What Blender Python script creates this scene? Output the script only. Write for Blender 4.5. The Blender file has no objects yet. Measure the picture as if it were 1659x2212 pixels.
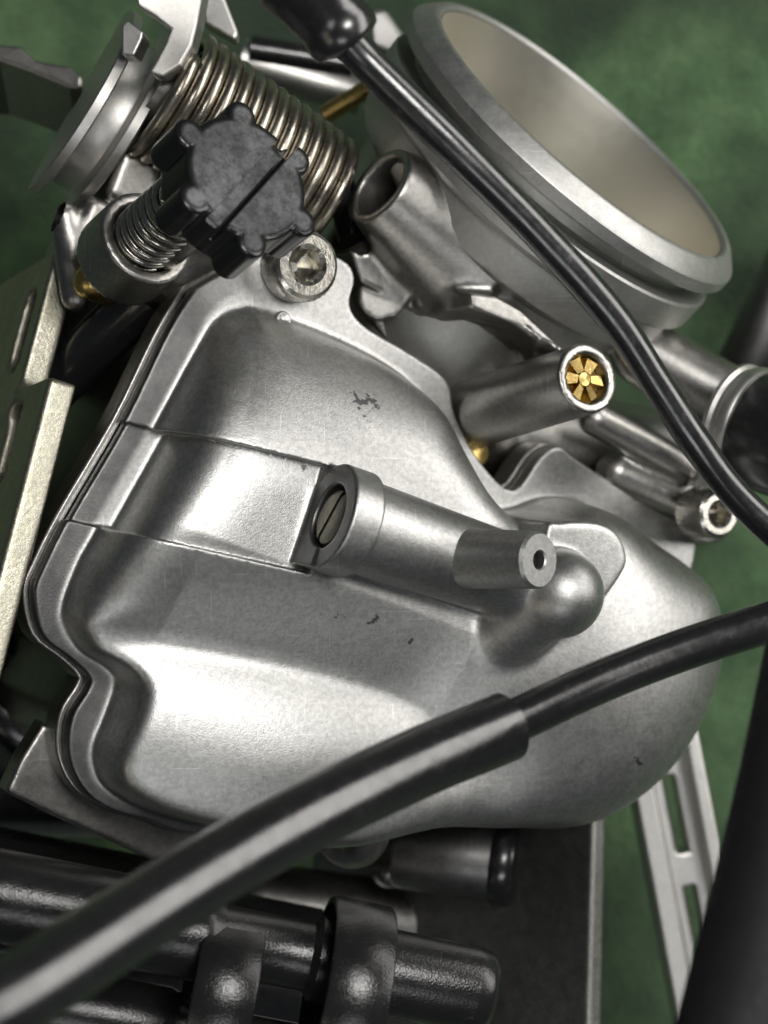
import bpy, bmesh, math, random
import numpy as np
from mathutils import Vector, Matrix

# ------------------------------------------------------------------ scale, camera, world, lamps
S = 0.005            # one working unit is 5 mm
ZC = 40.0            # camera height in units above z = 0
scene = bpy.context.scene
COL = scene.collection
random.seed(4)
rng = np.random.default_rng(7)

cam_d = bpy.data.cameras.new('camera')
cam = bpy.data.objects.new('camera', cam_d)
COL.objects.link(cam)
cam.location = (0, 0, ZC * S)
cam_d.sensor_fit = 'VERTICAL'
cam_d.sensor_height = 36.0
cam_d.lens = 36.0 * ZC / 22.12
cam_d.clip_start = 0.005
cam_d.clip_end = 50
cam_d.dof.use_dof = True
cam_d.dof.focus_distance = (ZC - 0.5) * S
cam_d.dof.aperture_fstop = 22
scene.camera = cam

world = bpy.data.worlds.new('World')
scene.world = world
world.use_nodes = True
world.node_tree.nodes['Background'].inputs[0].default_value = (0.80, 0.90, 1.0, 1)
world.node_tree.nodes['Background'].inputs[1].default_value = 0.04

def area_lamp(name, loc, aim, sx, sy, power, col=(1, 1, 1)):
    l = bpy.data.lights.new(name, 'AREA')
    l.shape = 'RECTANGLE'; l.size = sx * S; l.size_y = sy * S
    l.energy = power; l.color = col
    o = bpy.data.objects.new(name, l)
    COL.objects.link(o)
    o.location = Vector(loc) * S
    o.rotation_euler = (Vector(aim) - Vector(loc)).to_track_quat('-Z', 'Y').to_euler()
    return o
area_lamp('right_strip_lamp', (70, 26, 25), (0, 0, -2), 70, 34, 0.92, (1.0, 0.97, 0.93))
area_lamp('overhead_lamp', (24, 17, 65), (0, 0, -2), 22, 22, 0.70, (1.0, 0.98, 0.95))
area_lamp('warm_fill_lamp', (-42, -44, 52), (2, 2, -4), 24, 24, 0.06, (1.0, 0.90, 0.74))
area_lamp('front_lamp', (7, -42, 60), (0, -4, 4), 28, 12, 0.11, (0.98, 0.99, 1.0))

scene.view_settings.view_transform = 'Standard'
scene.view_settings.look = 'None'
scene.view_settings.exposure = 0.14
scene.view_settings.gamma = 1.0
scene.cycles.max_bounces = 8
scene.cycles.use_denoising = True

# ------------------------------------------------------------------ vectors and frames
def V(*a): return np.array(a, float)
def nz(v):
    v = np.array(v, float); return v / np.linalg.norm(v)
def P(dx, dy, z):
    """Point at height z (units) seen at (dx, dy) on a 1659 x 2212 view of the photograph."""
    k = (ZC - z) / ZC
    return V((dx - 829.5) / 100 * k, (1106 - dy) / 100 * k, z)
# carburettor frame: A along the throttle shaft, B across the bore, D out of the float bowl
D = nz((0.47, -0.05, 0.88)); A = V(0.81, -0.34, -0.47); A = nz(A - D * A.dot(D)); B = np.cross(D, A)
O = P(750, 1200, -3)
def ab(dx, dy, d):
    c = V(0, 0, ZC); r = P(dx, dy, 0) - c
    t = (d - (c - O).dot(D)) / r.dot(D); p = c + t * r - O
    return (p.dot(A), p.dot(B))
def F(a, b, d): return O + A * a + B * b + D * d      # frame -> world units
def frame_of(p):
    q = np.asarray(p) - O
    return V(q.dot(A), q.dot(B), q.dot(D))

# ------------------------------------------------------------------ mesh helpers
def smooth_all(me):
    me.polygons.foreach_set('use_smooth', [True] * len(me.polygons))
def obj(name, verts, faces, mat, parent=None, smooth=True, sharp=None, bevel=None, kind=None):
    """One mesh object; verts are world units."""
    me = bpy.data.meshes.new(name)
    verts = np.asarray(verts, float) * S
    base = np.array(parent['base']) if parent is not None and 'base' in parent else np.zeros(3)
    me.from_pydata((verts - base).tolist(), [], [tuple(map(int, f)) for f in faces])
    me.update()
    bm = bmesh.new(); bm.from_mesh(me)
    bmesh.ops.recalc_face_normals(bm, faces=bm.faces)
    bm.to_mesh(me); bm.free()
    if smooth: smooth_all(me)
    if sharp is not None:
        me.set_sharp_from_angle(angle=math.radians(sharp))
    me.materials.append(mat)
    o = bpy.data.objects.new(name, me)
    COL.objects.link(o)
    if parent is not None: o.parent = parent; o['base'] = list(base)
    else: o['base'] = [0.0, 0.0, 0.0]
    if bevel:
        m = o.modifiers.new('bevel', 'BEVEL'); m.width = bevel * S; m.segments = 3
        m.limit_method = 'ANGLE'; m.angle_limit = math.radians(35)
        m.harden_normals = False
    if kind: o['kind'] = kind
    return o
def thing(name, label, cat, loc, group=None):
    o = bpy.data.objects.new(name, None); COL.objects.link(o)
    o.empty_display_size = 0.004
    o.location = Vector(loc) * S
    o['base'] = [float(x) * S for x in loc]
    o['label'] = label; o['category'] = cat
    if group: o['group'] = group
    return o
def tag(o, label, cat, group=None):
    o['label'] = label; o['category'] = cat
    if group: o['group'] = group
    return o
def perp(n):
    n = nz(n); t = V(0, 0, 1) if abs(n[2]) < 0.9 else V(1, 0, 0)
    u = nz(np.cross(t, n)); return u, np.cross(n, u)
class MB:
    """Collects pieces of one mesh."""
    def __init__(self): self.v = []; self.f = []
    def add(self, v, f):
        k = len(self.v); self.v.extend([tuple(x) for x in v]); self.f.extend([tuple(i + k for i in g) for g in f]); return self
    def lathe(self, o, n, prof, seg=64, closed=False, u=None, a0=0.0, a1=360.0):
        """prof: list of (r, t); revolved about axis n from o."""
        n = nz(n)
        if u is None: u, w = perp(n)
        else: u = nz(u - n * np.dot(u, n)); w = np.cross(n, u)
        vs, fs = [], []
        m = len(prof); full = a1 - a0 > 359.9
        for (r, t) in prof:
            for i in range(seg):
                a = math.radians(a0 + (a1 - a0) * i / (seg if full else seg - 1))
                vs.append(o + n * t + (u * math.cos(a) + w * math.sin(a)) * r)
        if not full and closed:
            fs.append(tuple(j * seg for j in range(m))); fs.append(tuple(j * seg + seg - 1 for j in range(m))[::-1])
        for j in range(m if closed else m - 1):
            k = (j + 1) % m
            for i in range(seg if full else seg - 1):
                i2 = (i + 1) % seg
                fs.append((j * seg + i, j * seg + i2, k * seg + i2, k * seg + i))
        return self.add(vs, fs)
    def tube(self, pts, rad, seg=24, cap=True):
        pts = [np.array(p, float) for p in pts]; N = len(pts)
        if np.isscalar(rad): rad = [rad] * N
        vs, fs = [], []
        u = None
        for i in range(N):
            t = nz(pts[min(i + 1, N - 1)] - pts[max(i - 1, 0)])
            if u is None: u, w = perp(t)
            else:
                u = nz(u - t * u.dot(t)); w = np.cross(t, u)
            for k in range(seg):
                a = 2 * math.pi * k / seg
                vs.append(pts[i] + (u * math.cos(a) + w * math.sin(a)) * rad[i])
        for i in range(N - 1):
            for k in range(seg):
                k2 = (k + 1) % seg
                fs.append((i * seg + k, i * seg + k2, (i + 1) * seg + k2, (i + 1) * seg + k))
        if cap:
            fs.append(tuple(range(seg))[::-1]); fs.append(tuple((N - 1) * seg + k for k in range(seg)))
        return self.add(vs, fs)
    def prism(self, pts, vec):
        """Closed 3-D polygon pts extruded by vec."""
        n = len(pts); vec = np.asarray(vec)
        vs = [np.asarray(p) for p in pts] + [np.asarray(p) + vec for p in pts]
        fs = [tuple(range(n))[::-1], tuple(range(n, 2 * n))]
        fs += [(i, (i + 1) % n, n + (i + 1) % n, n + i) for i in range(n)]
        return self.add(vs, fs)
    def build(self, name, mat, parent=None, **k): return obj(name, self.v, self.f, mat, parent, **k)
def spline(pts, n=12):
    """Catmull-Rom through points (open)."""
    p = [np.array(q, float) for q in pts]; p = [2 * p[0] - p[1]] + p + [2 * p[-1] - p[-2]]
    out = []
    for i in range(1, len(p) - 2):
        for k in range(n):
            t = k / n
            out.append(0.5 * ((2 * p[i]) + (p[i + 1] - p[i - 1]) * t + (2 * p[i - 1] - 5 * p[i] + 4 * p[i + 1] - p[i + 2]) * t * t
                              + (3 * p[i] - p[i - 1] - 3 * p[i + 1] + p[i + 2]) * t ** 3))
    out.append(p[-2]); return out
def cspline(pts, n=6):
    """Catmull-Rom through points (closed)."""
    p = [np.array(q, float) for q in pts]; m = len(p); out = []
    for i in range(m):
        a, b, c, d = p[(i - 1) % m], p[i], p[(i + 1) % m], p[(i + 2) % m]
        for k in range(n):
            t = k / n
            out.append(0.5 * (2 * b + (c - a) * t + (2 * a - 5 * b + 4 * c - d) * t * t + (3 * b - a - 3 * c + d) * t ** 3))
    return out

# ------------------------------------------------------------------ signed-distance casting helpers
def smin(a, b, k):
    h = np.maximum(k - np.abs(a - b), 0) / k
    return np.minimum(a, b) - h * h * h * k / 6
def smax(a, b, k): return -smin(-a, -b, k)
def sd_poly(a, b, pts):
    """Signed distance to a 2-D polygon (negative inside)."""
    pts = np.asarray(pts, np.float32); n = len(pts)
    d2 = None; s = None
    for i in range(n):
        p, q = pts[i], pts[i - 1]
        ex, ey = q[0] - p[0], q[1] - p[1]
        wx, wy = a - p[0], b - p[1]
        t = np.clip((wx * ex + wy * ey) / (ex * ex + ey * ey + 1e-12), 0, 1)
        dd = (wx - ex * t) ** 2 + (wy - ey * t) ** 2
        c1 = b >= p[1]; c2 = b < q[1]; c3 = ex * wy > ey * wx
        flip = (c1 & c2 & c3) | (~c1 & ~c2 & ~c3)
        d2 = dd if d2 is None else np.minimum(d2, dd)
        s = flip if s is None else s ^ flip
    return np.where(s, -1, 1).astype(np.float32) * np.sqrt(d2)
def sd_seg(x, y, z, p, q, r1, r2=None):
    """Round cone (capsule) between p and q."""
    p = np.asarray(p, np.float32); q = np.asarray(q, np.float32); e = q - p
    t = np.clip(((x - p[0]) * e[0] + (y - p[1]) * e[1] + (z - p[2]) * e[2]) / e.dot(e), 0, 1)
    d = np.sqrt((x - p[0] - e[0] * t) ** 2 + (y - p[1] - e[1] * t) ** 2 + (z - p[2] - e[2] * t) ** 2)
    return d - (r1 if r2 is None else r1 + (r2 - r1) * t)
def sd_cyl(x, y, z, p, q, r1, r2=None, k=0.08):
    """Flat-ended cylinder or cone from p to q with rounded edge k."""
    p = np.asarray(p, np.float32); q = np.asarray(q, np.float32); e = q - p; L = np.linalg.norm(e); e = e / L
    t = (x - p[0]) * e[0] + (y - p[1]) * e[1] + (z - p[2]) * e[2]
    rr = np.sqrt(np.maximum((x - p[0]) ** 2 + (y - p[1]) ** 2 + (z - p[2]) ** 2 - t * t, 0))
    r = r1 if r2 is None else r1 + (r2 - r1) * np.clip(t / L, 0, 1)
    return smax(rr - r, np.abs(t - L / 2) - L / 2, k)
def sd_sph(x, y, z, c, r): return np.sqrt((x - c[0]) ** 2 + (y - c[1]) ** 2 + (z - c[2]) ** 2) - r
def sd_box(x, y, z, c, h, r=0.1):
    qx, qy, qz = np.abs(x - c[0]) - h[0] + r, np.abs(y - c[1]) - h[1] + r, np.abs(z - c[2]) - h[2] + r
    return np.sqrt(np.maximum(qx, 0) ** 2 + np.maximum(qy, 0) ** 2 + np.maximum(qz, 0) ** 2) + np.minimum(np.maximum(qx, np.maximum(qy, qz)), 0) - r
def gauss(a, b, c, s): return np.exp(-((a - c[0]) ** 2 / s[0] ** 2 + (b - c[1]) ** 2 / s[1] ** 2))
def sstep(x, e0, e1):
    t = np.clip((x - e0) / (e1 - e0), 0, 1); return t * t * (3 - 2 * t)
def sdf_mesh(f, lo, hi, res):
    """Surface nets of f<0 on a grid; returns frame-space verts and quads."""
    ax = [np.arange(l, h + res, res, dtype=np.float32) for l, h in zip(lo, hi)]
    x, y, z = ax[0][:, None, None], ax[1][None, :, None], ax[2][None, None, :]
    v = f(x, y, z); v = np.broadcast_to(v, (len(ax[0]), len(ax[1]), len(ax[2]))).astype(np.float32)
    s = v < 0
    c = np.zeros([n - 1 for n in s.shape], np.uint8)
    offs = [(i, j, k) for i in (0, 1) for j in (0, 1) for k in (0, 1)]
    nx, ny, nzz = c.shape
    for (i, j, k) in offs: c += s[i:i + nx, j:j + ny, k:k + nzz]
    act = (c > 0) & (c < 8)
    idx = np.argwhere(act)
    vid = np.full(c.shape, -1, np.int32); vid[act] = np.arange(len(idx))
    cv = np.stack([v[idx[:, 0] + i, idx[:, 1] + j, idx[:, 2] + k] for (i, j, k) in offs], 1)
    acc = np.zeros((len(idx), 3)); cnt = np.zeros(len(idx))
    for p in range(8):
        for q in range(p + 1, 8):
            if sum(abs(offs[p][m] - offs[q][m]) for m in range(3)) != 1: continue
            m = (cv[:, p] < 0) != (cv[:, q] < 0)
            t = cv[:, p] / np.where(m, cv[:, p] - cv[:, q], 1)
            pt = np.array(offs[p]) + t[:, None] * (np.array(offs[q]) - np.array(offs[p]))
            acc[m] += pt[m]; cnt[m] += 1
    vp = (idx + acc / cnt[:, None]) * res + np.array([a[0] for a in ax])
    def fp(q): return f(q[:, 0].astype(np.float32), q[:, 1].astype(np.float32), q[:, 2].astype(np.float32))
    e = res * 0.3
    for _ in range(2):                      # pull the vertices onto the surface
        d0 = fp(vp)
        g = np.stack([fp(vp + np.eye(3)[m] * e) - fp(vp - np.eye(3)[m] * e) for m in range(3)], 1) / (2 * e)
        g2 = np.maximum((g * g).sum(1), 0.05)
        st = -(d0 / g2)[:, None] * g
        ln = np.linalg.norm(st, axis=1); st *= np.minimum(1, 0.5 * res / np.maximum(ln, 1e-9))[:, None]
        vp = vp + st
    quads = []
    for axn in range(3):
        o1, o2 = [m for m in range(3) if m != axn]
        sl0 = [slice(None)] * 3; sl1 = [slice(None)] * 3
        sl0[axn] = slice(0, -1); sl1[axn] = slice(1, None)
        ed = s[tuple(sl0)] != s[tuple(sl1)]
        e_idx = np.argwhere(ed)
        ok = np.ones(len(e_idx), bool)
        for m in (o1, o2): ok &= (e_idx[:, m] > 0) & (e_idx[:, m] < s.shape[m] - 1)
        e_idx = e_idx[ok]
        def cell(d1, d2):
            q = e_idx.copy(); q[:, o1] -= d1; q[:, o2] -= d2
            return vid[q[:, 0], q[:, 1], q[:, 2]]
        quads.append(np.stack([cell(0, 0), cell(1, 0), cell(1, 1), cell(0, 1)], 1))
    q = np.concatenate(quads); q = q[(q >= 0).all(1)]
    return vp, q
def sdf_obj(name, f, lo, hi, res, mat, parent, fr=None, sharp=None):
    v, q = sdf_mesh(f, lo, hi, res)
    o_, x_, y_, z_ = fr if fr is not None else (O, A, B, D)
    v = o_ + v[:, :1] * x_ + v[:, 1:2] * y_ + v[:, 2:] * z_
    return obj(name, v, q, mat, parent, sharp=sharp)

# ------------------------------------------------------------------ materials
def new_mat(name):
    m = bpy.data.materials.new(name); m.use_nodes = True
    nt = m.node_tree; b = nt.nodes['Principled BSDF']; return m, nt, b
def texco(nt, scale):
    tc = nt.nodes.new('ShaderNodeTexCoord'); mp = nt.nodes.new('ShaderNodeMapping')
    mp.inputs['Scale'].default_value = (scale / S,) * 3 if np.isscalar(scale) else tuple(x / S for x in scale)
    nt.links.new(tc.outputs['Object'], mp.inputs[0]); return mp.outputs[0]
def noise(nt, scale, detail=3, rough=0.55, co=None):
    n = nt.nodes.new('ShaderNodeTexNoise'); n.inputs['Scale'].default_value = 1.0
    n.inputs['Detail'].default_value = detail; n.inputs['Roughness'].default_value = rough
    nt.links.new(co if co is not None else texco(nt, scale), n.inputs['Vector']); return n.outputs['Fac']
def ramp(nt, fac, stops):
    r = nt.nodes.new('ShaderNodeValToRGB'); nt.links.new(fac, r.inputs[0])
    e = r.color_ramp.elements
    while len(e) < len(stops): e.new(0.5)
    for el, (p, c) in zip(e, stops):
        el.position = p; el.color = (c, c, c, 1) if np.isscalar(c) else (*c, 1)
    return r.outputs[0]
def mix(nt, fac, c1, c2, mode='MIX'):
    m = nt.nodes.new('ShaderNodeMix'); m.data_type = 'RGBA'; m.blend_type = mode
    for sock, val in ((m.inputs[0], fac), (m.inputs[6], c1), (m.inputs[7], c2)):
        if hasattr(val, 'node'): nt.links.new(val, sock)
        elif np.isscalar(val): sock.default_value = val
        else: sock.default_value = (*val, 1)
    return m.outputs[2]
def bump(nt, b, fac, strength, dist, prev=None):
    n = nt.nodes.new('ShaderNodeBump'); n.inputs['Strength'].default_value = strength
    n.inputs['Distance'].default_value = dist * S
    nt.links.new(fac, n.inputs['Height'])
    if prev is not None: nt.links.new(prev, n.inputs['Normal'])
    nt.links.new(n.outputs[0], b.inputs['Normal']); return n.outputs[0]
def metal(name, col, r0, r1, mott=0.25, grain=14.0, gb=0.03, spots=True, stain=(0.30, 0.29, 0.27), fine=55.0, medk=0.55):
    """Cast or machined metal: mottled tone, uneven gloss, fine relief, a few stains."""
    m, nt, b = new_mat(name)
    b.inputs['Metallic'].default_value = 1.0
    big = noise(nt, 0.55, 5, 0.6); med = noise(nt, 9.0, 4, 0.7)
    c = mix(nt, ramp(nt, big, [(0.3, 0.0), (0.7, 1.0)]), tuple(x * (1 - mott) for x in col), col)
    c = mix(nt, ramp(nt, med, [(0.36, medk), (0.62, 0.0)]), c, tuple(x * 0.55 for x in col))
    if spots:
        for sc in ((0.5, 16.0, 0.6), (14.0, 0.7, 0.5)):
            k = ramp(nt, noise(nt, 1, 2, 0.5, texco(nt, sc)), [(0.70, 0.0), (0.73, 0.45)])
            c = mix(nt, k, c, tuple(min(1, x * 1.35) for x in col))
        sp = noise(nt, 2.6, 6, 0.75)
        c = mix(nt, ramp(nt, sp, [(0.66, 0.0), (0.72, 0.8)]), c, stain)
    nt.links.new(c, b.inputs['Base Color'])
    rr = ramp(nt, noise(nt, 3.0, 5, 0.65), [(0.3, r0), (0.7, r1)])
    nt.links.new(rr, b.inputs['Roughness'])
    n1 = bump(nt, b, noise(nt, grain, 3, 0.6), 0.5, gb)
    bump(nt, b, noise(nt, fine, 2, 0.5), 0.35, gb * 0.4, n1)
    return m
M = {}
M['cast'] = metal('cast_aluminium', (0.565, 0.565, 0.55), 0.40, 0.47, 0.05, 22.0, 0.009)
def add_pits(m, clusters):
    nt = m.node_tree; b = nt.nodes['Principled BSDF']
    co = texco(nt, 1.0); acc = None
    for (p, r) in clusters:
        d = nt.nodes.new('ShaderNodeVectorMath'); d.operation = 'DISTANCE'
        nt.links.new(co, d.inputs[0]); d.inputs[1].default_value = tuple(p)
        mr = nt.nodes.new('ShaderNodeMapRange'); mr.inputs[1].default_value = r; mr.inputs[2].default_value = 0.0
        nt.links.new(d.outputs['Value'], mr.inputs[0])
        if acc is None: acc = mr.outputs[0]
        else:
            mx = nt.nodes.new('ShaderNodeMath'); mx.operation = 'MAXIMUM'
            nt.links.new(acc, mx.inputs[0]); nt.links.new(mr.outputs[0], mx.inputs[1]); acc = mx.outputs[0]
    n = noise(nt, 5.5, 3, 0.65)
    ml = nt.nodes.new('ShaderNodeMath'); ml.operation = 'MULTIPLY'
    sq = nt.nodes.new('ShaderNodeMath'); sq.operation = 'POWER'; sq.inputs[1].default_value = 0.45
    nt.links.new(acc, sq.inputs[0])
    nt.links.new(n, ml.inputs[0]); nt.links.new(sq.outputs[0], ml.inputs[1])
    k = ramp(nt, ml.outputs[0], [(0.47, 0.0), (0.51, 0.9)])
    old = b.inputs['Base Color'].links[0].from_socket
    nt.links.new(mix(nt, k, old, (0.10, 0.10, 0.11)), b.inputs['Base Color'])
M['body'] = metal('cast_aluminium_body', (0.45, 0.44, 0.415), 0.31, 0.40, 0.14, 26.0, 0.007)
M['rim'] = metal('matte_turned_rim', (0.56, 0.56, 0.54), 0.46, 0.56, 0.08, 24.0, 0.006, medk=0.3)
M['grey_plate'] = metal('dull_grey_plate', (0.40, 0.40, 0.38), 0.40, 0.55, 0.3, 14.0, 0.012, stain=(0.16, 0.15, 0.13))
M['dark_cast'] = metal('dark_cast_aluminium', (0.24, 0.235, 0.23), 0.36, 0.5, 0.2, 18.0, 0.01)
M['machined'] = metal('machined_aluminium', (0.66, 0.65, 0.62), 0.36, 0.46, 0.06, 24.0, 0.006, spots=False, medk=0.25)
M['bore'] = metal('machined_bore', (0.96, 0.92, 0.82), 0.34, 0.38, 0.02, 20.0, 0.002, spots=False, medk=0.08)
M['zinc'] = metal('zinc_plate', (0.55, 0.53, 0.43), 0.32, 0.50, 0.3, 12.0, 0.018, stain=(0.4, 0.36, 0.2))
M['steel'] = metal('bright_steel', (0.62, 0.60, 0.54), 0.16, 0.30, 0.15, 12.0, 0.008, spots=False)
M['spring'] = metal('spring_steel', (0.62, 0.57, 0.48), 0.24, 0.36, 0.2, 12.0, 0.008, spots=False)
M['brass'] = metal('brass', (0.80, 0.58, 0.21), 0.24, 0.36, 0.2, 12.0, 0.01, spots=False)
def rubber(name, col, r0, r1, gb=0.012, grain=8.0, spec=0.5, lump=6.0):
    m, nt, b = new_mat(name)
    big = noise(nt, 0.8, 4)
    c = mix(nt, big, tuple(x * 0.7 for x in col), tuple(x * 1.3 for x in col))
    c = mix(nt, ramp(nt, noise(nt, 2.2, 6, 0.75), [(0.62, 0.0), (0.70, 0.5)]), c, (0.07, 0.07, 0.068))
    nt.links.new(c, b.inputs['Base Color'])
    rr = ramp(nt, noise(nt, 2.5, 6, 0.75), [(0.35, r0), (0.62, r1), (0.72, min(1, r1 * 1.8))])
    nt.links.new(rr, b.inputs['Roughness'])
    b.inputs['Specular IOR Level'].default_value = spec
    n1 = bump(nt, b, noise(nt, grain, 3), 0.4, gb)
    bump(nt, b, noise(nt, 1.2, 3), 0.35, gb * lump, n1)
    return m
M['matte_black'] = rubber('matte_black_paint', (0.012, 0.012, 0.014), 0.6, 0.75, 0.01, 8.0, 0.3)
M['hole_shade'] = rubber('painted_hole_shade', (0.015, 0.012, 0.010), 0.7, 0.9, 0.01, 6.0, 0.1)  # near-black colour that paints the darkness inside holes
M['rubber'] = rubber('black_rubber', (0.012, 0.012, 0.013), 0.18, 0.28, 0.004, 8.0, 1.0)
def felt():
    m, nt, b = new_mat('green_mat')
    a = noise(nt, 0.45, 6, 0.7); f = noise(nt, 6.0, 4, 0.7); g = noise(nt, 0.10, 3, 0.5)
    c = mix(nt, ramp(nt, a, [(0.35, 0.0), (0.65, 1.0)]), (0.055, 0.13, 0.05), (0.18, 0.32, 0.135))
    c = mix(nt, ramp(nt, g, [(0.42, 0.85), (0.57, 0.0)]), c, (0.010, 0.022, 0.012))
    c = mix(nt, ramp(nt, f, [(0.3, 0.5), (0.7, 0.0)]), c, (0.03, 0.07, 0.03))
    nt.links.new(c, b.inputs['Base Color']); b.inputs['Roughness'].default_value = 0.9
    b.inputs['Sheen Weight'].default_value = 0.3
    bump(nt, b, f, 0.8, 0.25)
    return m
M['felt'] = felt()

# ------------------------------------------------------------------ the green mat
MAT_Z = -17.0
def build_mat():
    n = 60; L = 70.0
    vs, fs = [], []
    for i in range(n + 1):
        for j in range(n + 1):
            x, y = -L + 2 * L * i / n, -L + 2 * L * j / n
            vs.append((x, y, MAT_Z + 0.12 * math.sin(x * 0.41 + 1) * math.cos(y * 0.33)))
    for i in range(n):
        for j in range(n):
            k = i * (n + 1) + j; fs.append((k, k + n + 1, k + n + 2, k + 1))
    o = obj('ground_mat', vs, fs, M['felt'])
    o['kind'] = 'structure'; o['label'] = 'green mottled cloth mat under the carburettor'
build_mat()

# ------------------------------------------------------------------ carburettor: float bowl
carb = thing('carburettor', 'cast aluminium carburettor with its float bowl facing up', 'carburettor', O + D * -8)
fl_px = [(440, 612), (415, 634), (360, 724), (270, 909), (150, 1114), (95, 1224), (75, 1282), (95, 1372), (155, 1422), (195, 1462), (190, 1492),
         (155, 1552), (150, 1632), (180, 1702), (235, 1747), (320, 1772), (415, 1802), (650, 1815), (924, 1735), (1004, 1752), (1069, 1780), (1122, 1788), (1171, 1772), (1273, 1752)]
fl = [ab(x, y, 0.5) for x, y in fl_px] + [(9.0, -2.6), (9.3, -0.5), (9.2, 2.2)] + \
     [ab(x, y, 0.5) for x, y in [(1500, 1153), (1397, 1090), (1255, 999), (1209, 966), (1169, 987), (1110, 1060), (1040, 1000), (985, 900), (975, 841), (949, 805), (873, 755), (790, 706), (757, 659), (767, 600), (740, 560), (640, 530), (540, 560)]]
FL = [tuple(p) for p in cspline(fl, 4)]
wl_px = [(560, 632), (500, 645), (455, 686), (418, 758), (330, 923), (195, 1163), (170, 1207), (135, 1297), (135, 1352), (170, 1407), (225, 1442), (245, 1477), (225, 1542),
         (200, 1607), (200, 1657), (225, 1702), (300, 1747), (425, 1782)]
wl = [ab(x, y, 0.5) for x, y in wl_px] + [(0.8, -6.6), (3.2, -5.5), (5.2, -4.95), (7.2, -4.4), (8.6, -3.2), (9.45, -1.6), (9.7, 0.2), (9.35, 1.7), (8.4, 2.75), (6.4, 3.15), (5.1, 3.3), (4.1, 3.0), (3.0, 2.2), (2.0, 2.4), (1.2, 3.1), (0.5, 3.9), (-0.5, 4.35), (-2.3, 4.6)]
WL = [tuple(p) for p in cspline(wl, 4)]
def bowl_h(a, b):
    """Height of the bowl's floor above its flange."""
    h0 = 2.65 + 0.10 * np.clip(a + 4.5, 0, 6.5)
    h = h0 - 0.115 * np.maximum(b - 0.8 - 0.13 * a, 0) ** 2 * (1 - sstep(a, 1.0, 4.0))
    h = h - 0.30 * np.maximum(-b - 0.9, 0) ** 1.25 * (1 - sstep(a, 0.5, 5.0))
    lobe = 2.0 + 1.30 * np.tanh((a + 4.5) * 0.18) - 0.11 * (b + 4.9 - 0.05 * (a + 2)) ** 2
    h = smax(h, lobe, 0.35)
    bulge = np.sqrt(np.maximum(5.7 ** 2 - (a - 5.7) ** 2 - (b + 0.5) ** 2, 0.2)) - 2.1
    return smax(h, bulge, 2.4)
SCREW_C = V(*ab(706, 1112, 3.55), 3.55)
POST_T = V(*ab(1208, 1282, 4.2), 4.2)
BOSS_Q = POST_T + V(0.1, 0.05, -0.5)
POST_B = V(*ab(1025, 1402, 2.3), 2.3)
NIP_B = V(*ab(1166, 1210, 6.1), 6.1); NIP_A = NIP_B - (lambda w: V(w.dot(A), w.dot(B), w.dot(D)))(nz((0.72, 0.0, 0.69))) * 3.0
pad = [ab(x, y, 4.1) for x, y in [(1180, 1150), (1215, 1128), (1290, 1128), (1335, 1150), (1356, 1195), (1350, 1235), (1300, 1305), (1250, 1360), (1180, 1340)]]
PAD = [tuple(p) for p in cspline(pad, 4)]
def bowl_f(a, b, d):
    flange = smax(sd_poly(a, b, FL), np.abs(d - 0.27) - 0.23, 0.1)
    wall = sd_poly(a, b, WL) + 0.10 * d
    top = d - bowl_h(a, b)
    kk = 1.4 + 0.3 * sstep(b, 1.0, 3.2) + 0.7 * np.exp(-((b - 0.7) / 1.9) ** 2) * (1 - sstep(a, -2.5, 0.5)) + 0.9 * sstep(a, 4.0, 7.0) - 0.95 * sstep(-b, 2.6, 3.7) * (1 - sstep(a, 1.0, 4.0))
    h = np.maximum(kk - np.abs(wall - top * 0.9), 0) / kk
    main = np.maximum(wall, top * 0.9) + h ** 3 * kk / 6
    main = np.maximum(main, -d)
    # the screwdriver channel is sunk a little below the flange and the floor
    ch = np.maximum(np.abs(b - 0.515 - 0.133 * a) - 1.17, a - SCREW_C[0] - 0.40)
    main = smax(main, np.minimum(-ch, main + 0.30), 0.07)
    flange = np.maximum(flange, np.minimum(-ch, flange + 0.07))
    f = smin(flange, main, 0.2)
    # screwdriver channel with its long boss
    cs, cb = SCREW_C, BOSS_Q
    f = smin(f, sd_cyl(a, b, d, cs + V(0.1, 0, 0), cb, 1.02, 0.90, 0.15), 0.35)
    f = smin(f, sd_cyl(a, b, d, cs + V(0.05, 0, 0), cs + nz(cb - cs) * 0.75, 1.15, 1.15, 0.08), 0.1)
    f = smin(f, sd_box(a, b, d, cs + V(0.42, 0, -0.75), (0.37, 1.13, 0.75), 0.05), 0.06)
    # drain post, nipple and pad
    f = smin(f, smax(sd_poly(a, b, PAD), d - 4.1 - 0.0 * a, 0.25), 0.35)
    f = smin(f, sd_seg(a, b, d, POST_B, POST_T + V(-0.15, -0.08, -0.15), 0.93), 0.25)
    f = smin(f, sd_sph(a, b, d, POST_T, 0.99), 0.12)
    # drain screw bore
    f = smax(f, -sd_cyl(a, b, d, cs + V(0.75, 0, 0), cs + V(-0.3, 0, 0), 0.70, 0.70, 0.02), 0.05)
    return f
bowl = sdf_obj('float_bowl', bowl_f, (-7.4, -7.6, -0.1), (10.6, 7.2, 5.5), 0.048, M['cast'], carb)

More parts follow.
